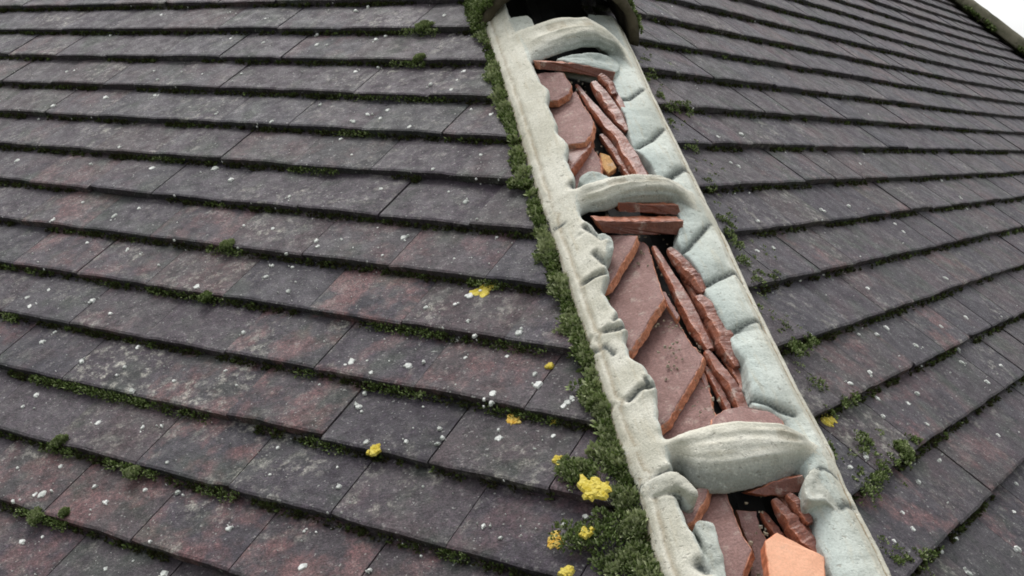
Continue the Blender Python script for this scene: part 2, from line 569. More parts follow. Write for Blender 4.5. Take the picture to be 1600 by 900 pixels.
def strip(name, part, a0, a1, parent):
    na = max(20, int((a1 - a0) / .0028))
    V, G, ST, DI, SU, SV = [], [], [], [], [], []
    rows = None
    for ia in range(na + 1):
        a = a0 + (a1 - a0) * ia / na
        end = min(ia, na - ia) / 3.0
        gap = .004 * max(0, 1 - end) if (part == 'L') else .0035 * max(0, 1 - end)
        row = []
        if part == 'L':
            bo = float(np.interp(a, lo_ab[:, 0], lo_ab[:, 1])) + .0011 * fbm((a, 1, 3), 28, 2) + gap
            bi = float(np.interp(a, li_ab[:, 0], li_ab[:, 1])) + .0026 * fbm((a, 7, 3), 34, 3)
            w_ = bi - bo
            row.append((bo - .001, plane_c(a, bo) - .012, 0, .8, 0)); row.append((bo, plane_c(a, bo) + .003, 0, .9, 0))
            row.append((bo + .0012, S_c(a, bo) - .005, 0, .5, 0)); row.append((bo + .004, S_c(a, bo + .004) - .0012, 0, .1, 0))
            for k in range(1, 27):
                f = k / 27
                b = bo + .004 + (w_ - .012) * f
                gv = math.exp(-((b - (bo + .011)) / .0024) ** 2)
                row.append((b, S_c(a, b) - .0030 * gv, 0, max(.55 * gv, .2 - f), 0))
            for k in range(1, 7):
                th = k / 6 * math.pi / 2
                row.append((bi - .008 + .008 * math.sin(th), S_c(a, bi - .008) - .015 * (1 - math.cos(th)), .35 + .55 * k / 6, 0, 0))
            row.append((bi - .001, S_c(a, bi) - .024, .8, 0, .1)); row.append((bi - .008, plane_c(a, bi) - .01, .8, 0, .5))
        else:
            bo = float(np.interp(a, ro_ab[:, 0], ro_ab[:, 1])) + .0012 * fbm((a, 4, 9), 60) - gap
            bi = float(np.interp(a, ri_ab[:, 0], ri_ab[:, 1])) + .001 * fbm((a, 2, 9), 90)
            rim = .024
            b1 = bo - rim
            row.append((bi - .004, plane_c(a, bi) - .012, .9, 0, .4)); row.append((bi - .001, S_c(a, bi) - IN_DROP - .006, .9, 0, .2))
            for k in range(0, 24):
                th = math.pi / 2 * (1 - k / 24)
                f = math.sin(th)
                b = b1 + (bi - b1) * f
                c = S_c(a, b1) + (S_c(a, bi) - IN_DROP - S_c(a, b1)) * (1 - math.cos(th))
                row.append((b, c, 1 - .5 * (k / 24) ** 2, 0, 0))
            for k in range(0, 9):
                b = b1 + (rim - .003) * k / 8
                groove = .0042 * math.exp(-((b - (bo - .011)) / .0024) ** 2)
                row.append((b, S_c(a, b) - groove, .25 * (1 - k / 8), .9 if groove > .0015 else .12, 0))
            row.append((bo - .001, S_c(a, bo) - .0012, 0, .3, 0)); row.append((bo, S_c(a, bo) - .004, 0, .6, 0)); row.append((bo + .001, plane_c(a, bo) - .012, 0, .9, 0))
        rows = len(row)
        for k, (b, c, g, st, di) in enumerate(row):
            p = np.array([a, b])
            dz = .0009 * fbm((a * .5, b, .3), 38) + .00025 * fbm((a, b, 5.3), 140)
            if part == 'L':
                inner = max(0, min(1, (b - bo) / max(.01, bi - bo)))
                if 0.05 < inner < 1: dz += .0016 * fbm((a, b, 8.1), 18) * inner
                for poly, dep, wd in lc:
                    if abs(poly[0, 0] - a) < .08:
                        d = seg_dist(p, poly)
                        if d < .03:
                            ex_ = math.exp(-(d / wd) ** 2)
                            dz -= dep * ex_; di = max(di, 1.0 * ex_)
                            dz += dep * .25 * math.exp(-((d - wd * 2.0) / (wd * 1.5)) ** 2)
            else:
                body = max(0, min(1, (bo - .02 - b) / .02))
                ac = [float(np.interp(b, *l_)) for l_ in lobes]           # lobe boundaries at this distance across
                ph = None
                for q_ in range(len(ac) - 1):
                    if ac[q_ + 1] <= a <= ac[q_]:
                        ph = (a - ac[q_ + 1]) / max(.004, ac[q_] - ac[q_ + 1])     # 0 at the lower end
                        ln_ = ac[q_] - ac[q_ + 1]
                if ph is not None:
                    hgt = min(.011, .16 * ln_)
                    # rounded, and fuller towards its lower end
                    dz += body * (hgt * math.sin(math.pi * ph ** .75) ** .6 - .35 * hgt)
                for poly, dep, wd in rc:
                    if abs(poly[0, 0] - a) < .13:
                        d = seg_dist(p, poly)
                        if d < .03:
                            ex_ = math.exp(-(d / wd) ** 2)
                            dz -= dep * .45 * ex_; di = max(di, 1.0 * ex_)
                dz += body * .0016 * fbm((a, b, 2.6), 26, 2)
            if k < 2 or k >= rows - 2: dz *= .2
            V.append(world_of(a, b, c + dz)); G.append(g); ST.append(st); DI.append(di); SU.append(a); SV.append(b - bo)
    F = []
    for i in range(na):
        for k in range(rows - 1):
            q = i * rows + k
            F.append((q, q + 1, q + rows + 1, q + rows))
        q = i * rows                                      # underside
        F.append((q + rows - 1, q, q + rows, q + 2 * rows - 1))
    F.append(tuple(range(rows))[::-1]); F.append(tuple(na * rows + k for k in range(rows)))
    F = [f[::-1] for f in F]
    o = mesh_obj(name, V, F, M_MORT, parent, True, {'grey': G, 'stain': ST, 'dirt_shade': DI, 'su': SU, 'sv': SV})
    return o


bed = empty('mortar_bed', tuple(world_of(0, 0, 0)))
tag(bed, 'exposed cream mortar bedding along the hip with three arched bands', 'mortar')


def a_of(px, fn): return float(hp(px, fn)[0])


def seg_bounds(marks, fn, alo, ahi):
    c = sorted(a_of(p, fn) for p in marks)
    e = [alo] + c + [ahi]
    return list(zip(e[:-1], e[1:]))


for a0, a1 in seg_bounds([(854, 358), (916, 546), (946, 653), (989, 768)], plane_c, lo_ab[0, 0] + .002, lo_ab[-1, 0] - .002):
    strip('mortar_strip', 'L', a0, a1, bed)
for a0, a1 in seg_bounds([(1130, 360), (1312, 728)], S_c, ro_ab[0, 0] + .002, ro_ab[-1, 0] - .002):
    strip('mortar_strip', 'R', a0, a1, bed)

ARCHES = [  # upper edge, lower edge (from the left side of the bedding to the right), front drop
    ([(772, 78), (788, 62), (808, 50), (828, 41), (850, 33), (880, 27), (915, 27), (942, 42), (963, 60), (984, 80)],
     [(792, 122), (816, 114), (838, 100), (866, 88), (890, 80), (911, 74), (934, 74), (957, 86), (978, 103), (1002, 126)], .022),
    ([(846, 322), (870, 306), (896, 294), (920, 287), (955, 276), (995, 272), (1030, 274), (1056, 284), (1082, 299), (1102, 318)],
     [(864, 362), (884, 351), (906, 340), (924, 334), (946, 332), (970, 322), (996, 317), (1030, 317), (1056, 322), (1076, 338), (1100, 350), (1122, 360)], .024),
    ([(970, 704), (996, 698), (1024, 692), (1050, 685), (1083, 672), (1115, 664), (1153, 659), (1220, 662), (1254, 678), (1282, 698), (1304, 722)],
     [(994, 764), (1014, 755), (1036, 741), (1058, 737), (1086, 766), (1108, 773), (1132, 773), (1178, 764), (1215, 755), (1252, 744), (1272, 746), (1298, 758), (1322, 768)], .036)]
for up, lw, drop in ARCHES:
    NS = 90
    ts = np.linspace(0, 1, NS)
    U, Lw = interp_poly(up, ts), interp_poly(lw, ts)
    V, G, ST, DI, SU, SV = [], [], [], [], [], []
    NTH = 16
    for k in range(NS):
        f = ts[k]
        ends = max(0, min(1, min(f, 1 - f) / .24)); ends = ends * ends * (3 - 2 * ends)
        dr = drop * (.25 + .75 * ends)
        pu = hp(U[k], lambda a, b: S_c(a, b) + .003 * ends - .001 * (1 - ends))
        pl = hp(Lw[k], lambda a, b: S_c(a, b) - dr)
        ring = [(pu[0] + .016, pu[1], pu[2] - .045, .3), (pu[0] + .010, pu[1], pu[2] - .018, .2), (pu[0] + .005, pu[1], pu[2] - .004, .1)]
        for j in range(NTH + 1):
            th = j / NTH * math.pi / 2
            s_, c_ = math.sin(th) ** 1.0, 1 - math.cos(th) ** .9
            q = pu[:2] + (pl[:2] - pu[:2]) * s_
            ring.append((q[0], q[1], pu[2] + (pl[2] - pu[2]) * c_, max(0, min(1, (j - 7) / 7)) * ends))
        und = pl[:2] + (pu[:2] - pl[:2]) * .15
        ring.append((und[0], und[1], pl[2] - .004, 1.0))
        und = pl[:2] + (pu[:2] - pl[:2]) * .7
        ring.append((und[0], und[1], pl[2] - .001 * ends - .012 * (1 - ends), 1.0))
        nr = len(ring)
        for j, (a, b, c, g) in enumerate(ring):
            # trowel ridges run along the band
            ridge = .0034 * mnoise.noise(Vector((j * .55, f * 2.6, drop * 170))) * ends if 2 < j < nr - 2 else 0
            d = .0022 * fbm((a, b, 1.7), 26) + .0004 * fbm((a, b, 4.2), 120) + ridge
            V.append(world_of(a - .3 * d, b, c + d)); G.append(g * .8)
            di = .46 * ends * max(0, min(1, (j - 9) / 5))  # painted shade: arch fronts darken towards their lower edge
            ST.append(.35 if 4 < j < 8 and mnoise.noise(Vector((f * 6, drop * 50, 0))) > .1 else 0)
            DI.append(di); SU.append(b + drop * 9); SV.append(j * .0035)
    F = []
    for k in range(NS - 1):
        for j in range(nr):
            j2 = (j + 1) % nr
            F.append((k * nr + j, k * nr + j2, (k + 1) * nr + j2, (k + 1) * nr + j))
    F.append(tuple(range(nr))[::-1]); F.append(tuple((NS - 1) * nr + j for j in range(nr)))
    o = mesh_obj('mortar_arch', V, F, M_MORT, bed, True, {'grey': G, 'stain': ST, 'dirt_shade': DI, 'su': SU, 'sv': SV})


# ------------------------------------------------------------------ lumps of mortar, broken tile
def prism(name, top, down, mat, parent=None, bevel=.0012, jitter=.0006, sub=.006, edge=1.0, smooth=False):
    """plate whose upper outline is `top` (points on a surface), sinking by the vector `down`"""
    pts = []
    top = [np.asarray(p) for p in top]
    for k in range(len(top)):
        a, b = top[k], top[(k + 1) % len(top)]
        n_ = max(1, int(np.linalg.norm(b - a) / sub))
        for i in range(n_):
            pts.append(a + (b - a) * i / n_ + rng.normal(0, jitter, 3) * (1 if i else .5))
    n = len(pts)
    ctr = np.mean(pts, axis=0)
    dn = down / np.linalg.norm(down)
    V, E = [], []
    for p in pts:                                     # rim of the top face, a little inside
        d = ctr - p; d -= dn * (d @ dn); l = np.linalg.norm(d)
        V.append(p + d / l * min(bevel * 1.4, l * .3)); E.append(0)
    for p in pts: V.append(p + dn * bevel + rng.normal(0, jitter * .5, 3)); E.append(edge)
    for p in pts: V.append(p + down * .55 + rng.normal(0, jitter * 1.5, 3)); E.append(edge)
    for p in pts: V.append(p + down); E.append(edge)
    F = [tuple(range(n))]
    for l in range(3):
        for i in range(n):
            j = (i + 1) % n
            F.append((l * n + i, (l + 1) * n + i, (l + 1) * n + j, l * n + j))
    F.append(tuple(3 * n + i for i in range(n))[::-1])
    area = np.zeros(3)
    for i in range(n): area += np.cross(pts[i] - ctr, pts[(i + 1) % n] - ctr)
    if area @ dn > 0: F = [f[::-1] for f in F]
    o = mesh_obj(name, V, F, mat, parent, smooth, {'edge': E})
    return o


def on_plane_abc(px, c0, ta, tb, a_ref, b_ref):
    return on_hip(px, lambda a, b: c0 + ta * (a - a_ref) + tb * (b - b_ref))


def frag(name, label, px, c0, ta, tb, mat, thick=.013, cat='tile fragment', group='broken tile pieces in the hip', bevel=.0010, jit=.0005):
    ctr = np.mean(np.array(px, float), axis=0)
    ref = on_hip(ctr, lambda a, b: c0)
    pts = [on_plane_abc(p, c0, ta, tb, ref[0], ref[1]) for p in px]
    P = [world_of(*p) for p in pts]
    nrm = N - ta * H - tb * X
    nrm /= np.linalg.norm(nrm)
    o = prism(name, P, -nrm * thick, mat, bevel=bevel, jitter=jit)
    return tag(o, label, cat, group)


def stick(name, label, px, rad, c0, c1, mat, flat=.75, group='broken tile pieces in the hip'):
    """a narrow broken tile edge: tapered, irregular, lying along the pixel polyline"""
    px = np.array(px, float)
    NSEG = max(10, len(px) * 7)
    ts = np.linspace(0, 1, NSEG)
    pp = interp_poly(px, ts)
    rr = np.interp(ts, np.linspace(0, 1, len(rad)), rad)
    C, Rr = [], []
    for k in range(NSEG):
        c = c0 + (c1 - c0) * ts[k]
        q = world_of(*on_hip(pp[k], lambda a, b: c))
        C.append(q); Rr.append(rr[k] / FPX * np.linalg.norm(q - CAM))
    V, E = [], []
    NR = 7
    seed = random.random() * 50
    step_ = 0.0
    for k in range(NSEG):
        t = C[min(k + 1, NSEG - 1)] - C[max(k - 1, 0)]; t /= np.linalg.norm(t)
        v = C[k] - CAM; v /= np.linalg.norm(v)
        sx = np.cross(t, v); sx /= np.linalg.norm(sx)
        if sx @ X < 0: sx = -sx
        up = np.cross(sx, t); up *= np.sign(up @ N)
        endf = min(1, .72 + 3 * min(ts[k], 1 - ts[k]))
        if random.random() < .12: step_ = random.uniform(-.22, .22)          # conchoidal breaks step the edge
        r_ = Rr[k] * endf
        rd = -.15 + .45 * mnoise.noise(Vector((k * .22, 0, seed))) + step_ * .5
        prof = [(-1.0, -1.9, 0), (-.98, -.75, .2), (-.62, -.10, .55), (rd, .30, 1.0), (rd + .30, .16, .25), (.92, -.45, .1), (1.0, -1.9, 0)]
        for j, (px_, pz, ee) in enumerate(prof):
            jx = .12 * mnoise.noise(Vector((k * .6, j * 2.1, seed))) + random.gauss(0, .02) + (step_ if j in (1, 2, 5) else 0) * .6
            jz = .13 * mnoise.noise(Vector((k * .5, j * 2.1, seed + 20))) + random.gauss(0, .02)
            V.append(C[k] + sx * (px_ + jx) * r_ + up * (pz - .1 + jz) * r_ * flat)
            E.append(max(0, min(1, ee + .5 * mnoise.noise(Vector((k * .3, j, seed + 9))))))
    F = []
    for k in range(NSEG - 1):
        for j in range(NR):
            j2 = (j + 1) % NR
            F.append((k * NR + j, k * NR + j2, (k + 1) * NR + j2, (k + 1) * NR + j))
    F.append(tuple(range(NR))); F.append(tuple((NSEG - 1) * NR + j for j in range(NR)))
    me_o = mesh_obj(name, V, F, mat, None, False, {'edge': E})
    import bmesh
    bm = bmesh.new(); bm.from_mesh(me_o.data); bmesh.ops.recalc_face_normals(bm, faces=bm.faces); bm.to_mesh(me_o.data); bm.free()
    return tag(me_o, label, 'tile fragment', group)


FA = FALL
# section below the mossy hip tile
frag('tile_slip', 'dark red tile slip wedged across under the topmost mortar arch', [(842, 96), (900, 99), (962, 113), (958, 126), (900, 114), (845, 108)], -.006, 2.2, -.05, M_RED, .04)
frag('tile_fragment', 'small pink tile piece just below the top arch, beside the left mortar', [(846, 113), (880, 113), (894, 134), (890, 146), (872, 157), (842, 158), (826, 122)], -.014, .1, .3, M_MAUVE)
frag('tile_fragment', 'six-sided pink-brown tile piece in the upper gap of the hip', [(828, 168), (862, 164), (900, 142), (909, 160), (928, 188), (926, 205), (914, 222), (886, 227), (852, 232)], -.022, -.14, FA, M_MAUVE)
frag('tile_fragment', 'narrow red tile piece with orange edge under the six-sided piece', [(846, 232), (880, 222), (925, 214), (922, 229), (894, 263), (862, 276)], -.027, -.14, FA, M_RED)
frag('tile_fragment', 'mauve tile piece just above the left end of the middle arch', [(866, 272), (893, 265), (925, 229), (938, 248), (942, 290), (880, 312)], -.032, .0, FA, M_MAUVE)
frag('tile_chip', 'little ochre yellow tile chip above the middle arch', [(938, 238), (953, 243), (964, 262), (950, 272), (941, 262)], -.022, .2, .1, M_OCHRE, .009)
stick('tile_edge', 'upper right broken red tile edge leaning on the grey mortar', [(925, 128), (942, 152), (960, 178), (978, 204)], [8, 11, 11, 5], -.006, -.012, M_RED)
stick('tile_edge', 'long broken red tile edge running down the upper gap to the middle arch', [(912, 150), (938, 186), (968, 222), (1004, 284)], [7, 10, 14, 13], -.010, -.016, M_RED)
stick('tile_edge', 'thin dark tile edge behind the ochre chip', [(938, 210), (960, 240), (985, 278)], [6, 8, 8], -.022, -.028, M_RED)
stick('tile_edge', 'short red tile stub at the right end of the topmost slip', [(935, 118), (950, 132), (958, 146)], [8, 8, 6], -.002, -.008, M_RED)

# section between the middle and the lowest arch
frag('tile_slip', 'short red tile slip tucked right under the middle arch', [(966, 317), (1060, 321), (1066, 336), (1040, 335), (969, 331)], -.010, 2.2, 0, M_RED, .03)
frag('tile_slip', 'wide flat red tile slip below the middle arch, lower of two', [(932, 345), (1000, 346), (1068, 345), (1066, 366), (1000, 367), (944, 364)], -.012, 2.4, -.02, M_RED, .03)
frag('tile_fragment', 'dark red tile piece with orange edge by the left mortar under the middle arch', [(915, 366), (996, 368), (990, 384), (953, 444), (925, 462)], -.026, -.14, FA, M_MAUVE)
frag('tile_fragment', 'large mauve tile plate in the middle gap, upper of two', [(997, 374), (1013, 384), (1023, 420), (1033, 452), (1038, 466), (985, 548), (952, 566), (918, 470), (948, 448)], -.032, -.14, FA, M_MAUVE)
frag('tile_fragment', 'large mauve tile plate in the middle gap, lower of two', [(1042, 472), (1058, 500), (1070, 520), (1082, 540), (1100, 556), (1096, 570), (1044, 658), (1006, 690), (950, 572), (988, 550)], -.036, -.14, FA, M_MAUVE)
frag('tile_fragment', 'mauve tile plate resting against the top of the lowest arch', [(1098, 574), (1106, 600), (1112, 630), (1122, 662), (1090, 700), (1030, 740), (1005, 700), (1040, 662)], -.040, -.14, FA, M_MAUVE)
frag('tile_sliver', 'pale pink tile sliver along the right edge of the upper mauve plate', [(1034, 455), (1040, 456), (1062, 494), (1058, 500), (1046, 482)], -.022, 0, .2, M_MAUVE, .008)
frag('tile_sliver', 'thin pink tile sliver beside the lower mauve plate', [(1090, 572), (1095, 570), (1110, 606), (1116, 650), (1110, 640), (1103, 610)], -.030, 0, .2, M_MAUVE, .008)
stick('tile_edge', 'short rounded orange-red tile edge at top right of the middle gap', [(1044, 388), (1060, 408), (1080, 432), (1098, 456)], [8, 12, 13, 6], -.010, -.016, M_RED)
stick('tile_edge', 'long jagged red tile edge down the centre of the middle gap', [(1020, 385), (1042, 425), (1066, 468), (1088, 512), (1108, 545)], [6, 8, 13, 13, 9], -.018, -.026, M_RED)
stick('tile_edge', 'broad red tile edge against the grey mortar of the middle gap', [(1088, 462), (1108, 492), (1128, 530), (1150, 572)], [11, 17, 18, 8], -.014, -.022, M_RED)
stick('tile_edge', 'red tile edge ending above the lowest arch', [(1102, 548), (1124, 582), (1146, 614), (1164, 646)], [8, 11, 13, 10], -.022, -.028, M_RED)
stick('tile_edge', 'thin brown tile edge in the dark slot beside the lower mauve plate', [(1098, 570), (1118, 604), (1136, 640)], [5, 7, 8], -.032, -.036, M_RED)
frag('tile_fragment', 'flat dusky pink tile piece lying on the back of the lowest arch', [(1112, 655), (1130, 640), (1160, 634), (1200, 642), (1224, 656), (1228, 672), (1110, 672)], -.012, -.2, -.05, M_MAUVE)

# section below the lowest arch
frag('tile_fragment', 'dark red tile corner with orange edge below the left end of the lowest arch', [(1040, 775), (1108, 758), (1104, 776), (1083, 814), (1050, 830)], -.030, -.14, FA, M_MAUVE)
frag('tile_fragment', 'long mauve tile plate with chipped pink edge below the lowest arch', [(1104, 778), (1112, 762), (1134, 768), (1146, 802), (1160, 835), (1176, 858), (1166, 884), (1150, 940), (1100, 990), (1050, 840), (1083, 814)], -.030, -.14, FA, M_MAUVE)
frag('tile_fragment', 'mauve tile plate half hidden behind the loose orange piece', [(1150, 796), (1182, 798), (1186, 822), (1200, 846), (1215, 960), (1160, 960), (1178, 862), (1164, 836)], -.040, .04, .2, M_MAUVE)
frag('tile_fragment', 'dark red tile piece hanging under the right end of the lowest arch', [(1172, 770), (1210, 752), (1256, 742), (1258, 766), (1232, 774), (1196, 776)], -.014, .9, -.1, M_RED, .02)
stick('tile_edge', 'orange-red tile edge slanting behind the loose orange piece', [(1208, 780), (1230, 812), (1254, 842), (1284, 872)], [8, 15, 17, 10], -.020, -.026, M_RED)
stick('tile_edge', 'red tile edge pressed against the lower right mortar', [(1230, 772), (1246, 792), (1264, 818)], [8, 12, 8], -.012, -.018, M_RED)
stick('tile_edge', 'dark tile edge in the black hole under the lowest arch', [(1190, 800), (1206, 826), (1222, 850)], [6, 9, 9], -.036, -.04, M_RED)
frag('tile_fragment', 'bright orange loose tile piece at the bottom of the hip', [(1195, 845), (1214, 831), (1289, 869), (1293, 940), (1262, 985), (1208, 960)], -.008, .05, .0, M_ORANGE, .016, bevel=.0012, jit=.0003)


stick('tile_edge', 'thin red tile edge between the slips and the ochre chip', [(900, 132), (918, 160), (938, 192), (952, 214)], [4, 6, 7, 5], -.024, -.028, M_RED)
stick('tile_edge', 'narrow red tile edge tight against the grey mortar under the top arch', [(948, 128), (962, 152), (978, 182), (990, 214)], [5, 7, 7, 5], -.012, -.018, M_RED)
stick('tile_edge', 'brown tile edge filling the slot left of the broad red edge', [(1062, 420), (1082, 456), (1104, 500), (1124, 548)], [6, 8, 9, 8], -.026, -.032, M_RED)
stick('tile_edge', 'reddish tile edge under the foot of the broad red edge', [(1128, 548), (1144, 576), (1158, 602), (1172, 640)], [7, 8, 8, 7], -.028, -.03, M_RED)
stick('tile_edge', 'dark red tile edge hidden between two others below the lowest arch', [(1216, 770), (1236, 800), (1262, 836), (1282, 862)], [6, 8, 9, 8], -.026, -.03, M_RED)

# crumbs of mortar and tile lying in the open hip
CV, CF, CG = [], [], []
for _ in range(330):
    y = rng.uniform(110, 930)
    cx = np.interp(y, [110, 285, 370, 660, 780, 930], [895, 945, 1005, 1105, 1160, 1200])
    x = cx + rng.uniform(-1, 1) * 34 * (.6 + y / 900)
    if 270 < y < 335 or 655 < y < 775: continue
    q = on_hip((x, y), lambda a, b: -.024 - .35 * abs(b + .01))
    r_ = min(.0016, abs(rng.normal(0, .0006)) + .0004)
    b0 = len(CV)
    o_ = world_of(*q)
    for dx in (-1, 1):
        for dy in (-1, 1):
            for dz in (-1, 1): CV.append(o_ + (np.array([dx, dy, dz]) + rng.normal(0, .45, 3)) * r_)
    CF += [tuple(b0 + i for i in f) for f in ((0, 1, 3, 2), (4, 6, 7, 5), (0, 4, 5, 1), (2, 3, 7, 6), (0, 2, 6, 4), (1, 5, 7, 3))]
    CG += [.7 if rng.random() < .3 else 0.0] * 8
tag(mesh_obj('rubble', CV, CF, M_MORT, None, False, {'grey': CG, 'stain': [.8] * len(CV), 'dirt_shade': [.2] * len(CV), 'su': [float(v[1]) for v in CV], 'sv': [float(v[0]) for v in CV]}),
    'crumbs of mortar strewn over the broken tiles in the hip', 'rubble', kind='stuff')


def mortar_patch(px, lift, thick, dome, grey):
    """flap of mortar: outline on the bedding surface, swelling towards its middle"""
    pts = []
    px = np.array(px, float)
    n0 = len(px)
    for k in range(n0):                                   # rounded outline
        p0, p1, p2, p3 = px[k - 1], px[k], px[(k + 1) % n0], px[(k + 2) % n0]
        for i in range(5):
            t = i / 5
            pts.append(.5 * ((2 * p1) + (-p0 + p2) * t + (2 * p0 - 5 * p1 + 4 * p2 - p3) * t * t + (-p0 + 3 * p1 - 3 * p2 + p3) * t ** 3))
    P = np.array([on_hip(p, lambda a, b: S_c(a, b) + lift) for p in pts])
    n = len(P); c = P.mean(0)
    V = []
    K = 7
    for l in range(K):
        f = 1 - l / K
        for p in P:
            q = c + (p - c) * f
            d = .0030 * fbm((q[0], q[1], lift * 40), 60) + .0008 * fbm((q[0], q[1], 3), 160)
            V.append(world_of(q[0], q[1], q[2] + dome * (1 - f ** 3) + d * (1 if l else .3)))
    V.append(world_of(c[0], c[1], c[2] + dome))
    for p in P: V.append(world_of(p[0], p[1], p[2] - thick))
    F = []
    for l in range(K - 1):
        for i in range(n): F.append((l * n + i, l * n + (i + 1) % n, (l + 1) * n + (i + 1) % n, (l + 1) * n + i))
    for i in range(n): F.append(((K - 1) * n + i, (K - 1) * n + (i + 1) % n, K * n))
    b = K * n + 1
    for i in range(n): F.append((i, b + i, b + (i + 1) % n, (i + 1) % n))
    F.append(tuple(b + i for i in range(n)))
    o = mesh_obj('mortar_flap', V, F, M_MORT, bed, True, {'grey': [grey] * len(V), 'stain': [0] * len(V), 'dirt_shade': [.22] * (K * n + 1) + [.5] * n, 'su': [float(v @ H) for v in V], 'sv': [float(v @ X) for v in V]})
    import bmesh
    bm = bmesh.new(); bm.from_mesh(o.data); bmesh.ops.recalc_face_normals(bm, faces=bm.faces); bm.to_mesh(o.data); bm.free()


mortar_patch([(1000, 762), (1020, 748), (1048, 735), (1064, 742), (1082, 756), (1092, 772), (1082, 777), (1062, 766), (1035, 772), (1012, 776)], .000, .03, .006, .05)
mortar_patch([(1258, 748), (1272, 730), (1286, 724), (1300, 748), (1314, 774), (1330, 803), (1314, 803), (1296, 786), (1280, 782), (1262, 778)], -.007, .03, .002, .3)
mortar_patch([(1086, 818), (1113, 816), (1121, 832), (1124, 850), (1131, 868), (1136, 905), (1150, 960), (1110, 960), (1104, 870)], -.012, .03, .004, .6)
mortar_patch([(905, 282), (918, 268), (940, 270), (955, 282), (930, 296)], -.010, .03, .004, .8)
mortar_patch([(870, 92), (900, 84), (940, 84), (966, 98), (962, 112), (930, 104), (895, 97)], -.018, .03, .004, .9)
mortar_patch([(935, 366), (955, 370), (959, 390), (950, 404), (936, 392)], -.006, .03, .004, .7)
mortar_patch([(780, 45), (800, 28), (826, 26), (834, 42), (812, 58), (790, 62)], -.006, .03, .006, .5)

# ------------------------------------------------------------------ the mortar is one smeared mass: fuse, then hand back its parts
def fuse_mortar():
    from mathutils.kdtree import KDTree
    src = [o for o in bed.children]
    names = [o.name.split('.')[0] for o in src]
    keys = ('grey', 'stain', 'dirt_shade', 'su', 'sv')
    AV, AF, AT, AI = [], [], {k: [] for k in keys}, []
    for oi, o in enumerate(src):
        me = o.data
        co = np.empty(len(me.vertices) * 3, np.float32); me.vertices.foreach_get('co', co)
        b = len(AV) and sum(len(v) for v in AV)
        AV.append(co.reshape(-1, 3)); AI += [oi] * len(me.vertices)
        AF += [tuple(b + v for v in p.vertices) for p in me.polygons]
        for k in keys:
            d = np.empty(len(me.vertices), np.float32); me.attributes[k].data.foreach_get('value', d); AT[k].append(d)
    AV = np.concatenate(AV); AT = {k: np.concatenate(v) for k, v in AT.items()}; AI = np.array(AI)
    tmp = bpy.data.meshes.new('fuse'); tmp.from_pydata(AV.tolist(), [], AF)
    to = bpy.data.objects.new('fuse', tmp); COL.objects.link(to)
    md = to.modifiers.new('r', 'REMESH'); md.mode = 'VOXEL'; md.voxel_size = .0017
    dg = bpy.context.evaluated_depsgraph_get()
    nm = bpy.data.meshes.new_from_object(to.evaluated_get(dg))
    bpy.data.objects.remove(to); bpy.data.meshes.remove(tmp)
    nv = len(nm.vertices)
    co = np.empty(nv * 3, np.float32); nm.vertices.foreach_get('co', co); co = co.reshape(-1, 3).astype(float)
    ed = np.empty(len(nm.edges) * 2, np.int32); nm.edges.foreach_get('vertices', ed); ed = ed.reshape(-1, 2)
    isarch = np.array([n == 'mortar_arch' for n in names])[AI]
    isstrip = np.array([n == 'mortar_strip' for n in names])[AI]
    def tree(mask):
        idx = np.nonzero(mask)[0]
        kd = KDTree(len(idx))
        for i in idx: kd.insert(AV[i], int(i))
        kd.balance(); return kd
    ka, ks, kall = tree(isarch), tree(isstrip), tree(np.ones(len(AV), bool))
    near = np.empty(nv, np.int64); w = np.zeros(nv)
    for i in range(nv):
        near[i] = kall.find(co[i])[1]
        da = ka.find(co[i])[2]
        if da < .016:
            ds = ks.find(co[i])[2]
            w[i] = max(0, 1 - max(da, ds) / .016)
    w = np.clip(w * 2.2, 0, .9)[:, None]
    deg = np.bincount(ed.ravel(), minlength=nv)[:, None]
    for _ in range(34):
        acc = np.stack([np.bincount(ed[:, 0], co[ed[:, 1], k], nv) + np.bincount(ed[:, 1], co[ed[:, 0], k], nv) for k in range(3)], 1)
        co += (acc / np.maximum(1, deg) - co) * w
    nm.vertices.foreach_set('co', co.astype(np.float32).ravel()); nm.update()
    nr = np.empty(nv * 3, np.float32); nm.vertices.foreach_get('normal', nr); nr = nr.reshape(-1, 3)
    grit = np.clip(rng.normal(0, 1, nv), -2, 2)
    grit = np.where(grit < -1.55, grit * 2.2, grit) * .00009
    co += nr * grit[:, None]
    pit = np.array([mnoise.noise(Vector(c * 70)) for c in co])
    co -= nr * (np.clip(pit - .48, 0, 1) * .0032)[:, None]
    nm.vertices.foreach_set('co', co.astype(np.float32).ravel()); nm.update()
    nm.vertices.foreach_get('normal', nr_ := np.empty(nv * 3, np.float32)); nr = nr_.reshape(-1, 3)
    lp = np.empty(len(nm.loops), np.int32); nm.loops.foreach_get('vertex_index', lp); quads = lp.reshape(-1, 4)
    fid = AI[near[quads[:, 0]]]
    for oi, o in enumerate(src):
        fq = quads[fid == oi]
        old = o.data
        if len(fq) == 0:
            bpy.data.objects.remove(o); continue
        used, inv = np.unique(fq, return_inverse=True)
        me = bpy.data.meshes.new(names[oi])
        me.from_pydata(co[used].tolist(), [], inv.reshape(-1, 4).tolist())
        for k in keys:
            at = me.attributes.new(k, 'FLOAT', 'POINT'); at.data.foreach_set('value', AT[k][near[used]].astype(np.float32))
        me.polygons.foreach_set('use_smooth', [True] * len(me.polygons))
        me.materials.append(M_MORT); me.update()
        me.normals_split_custom_set_from_vertices(nr[used].tolist())
        o.data = me
        bpy.data.meshes.remove(old)
    bpy.data.meshes.remove(nm)
    print('fused mortar verts', nv)


fuse_mortar()

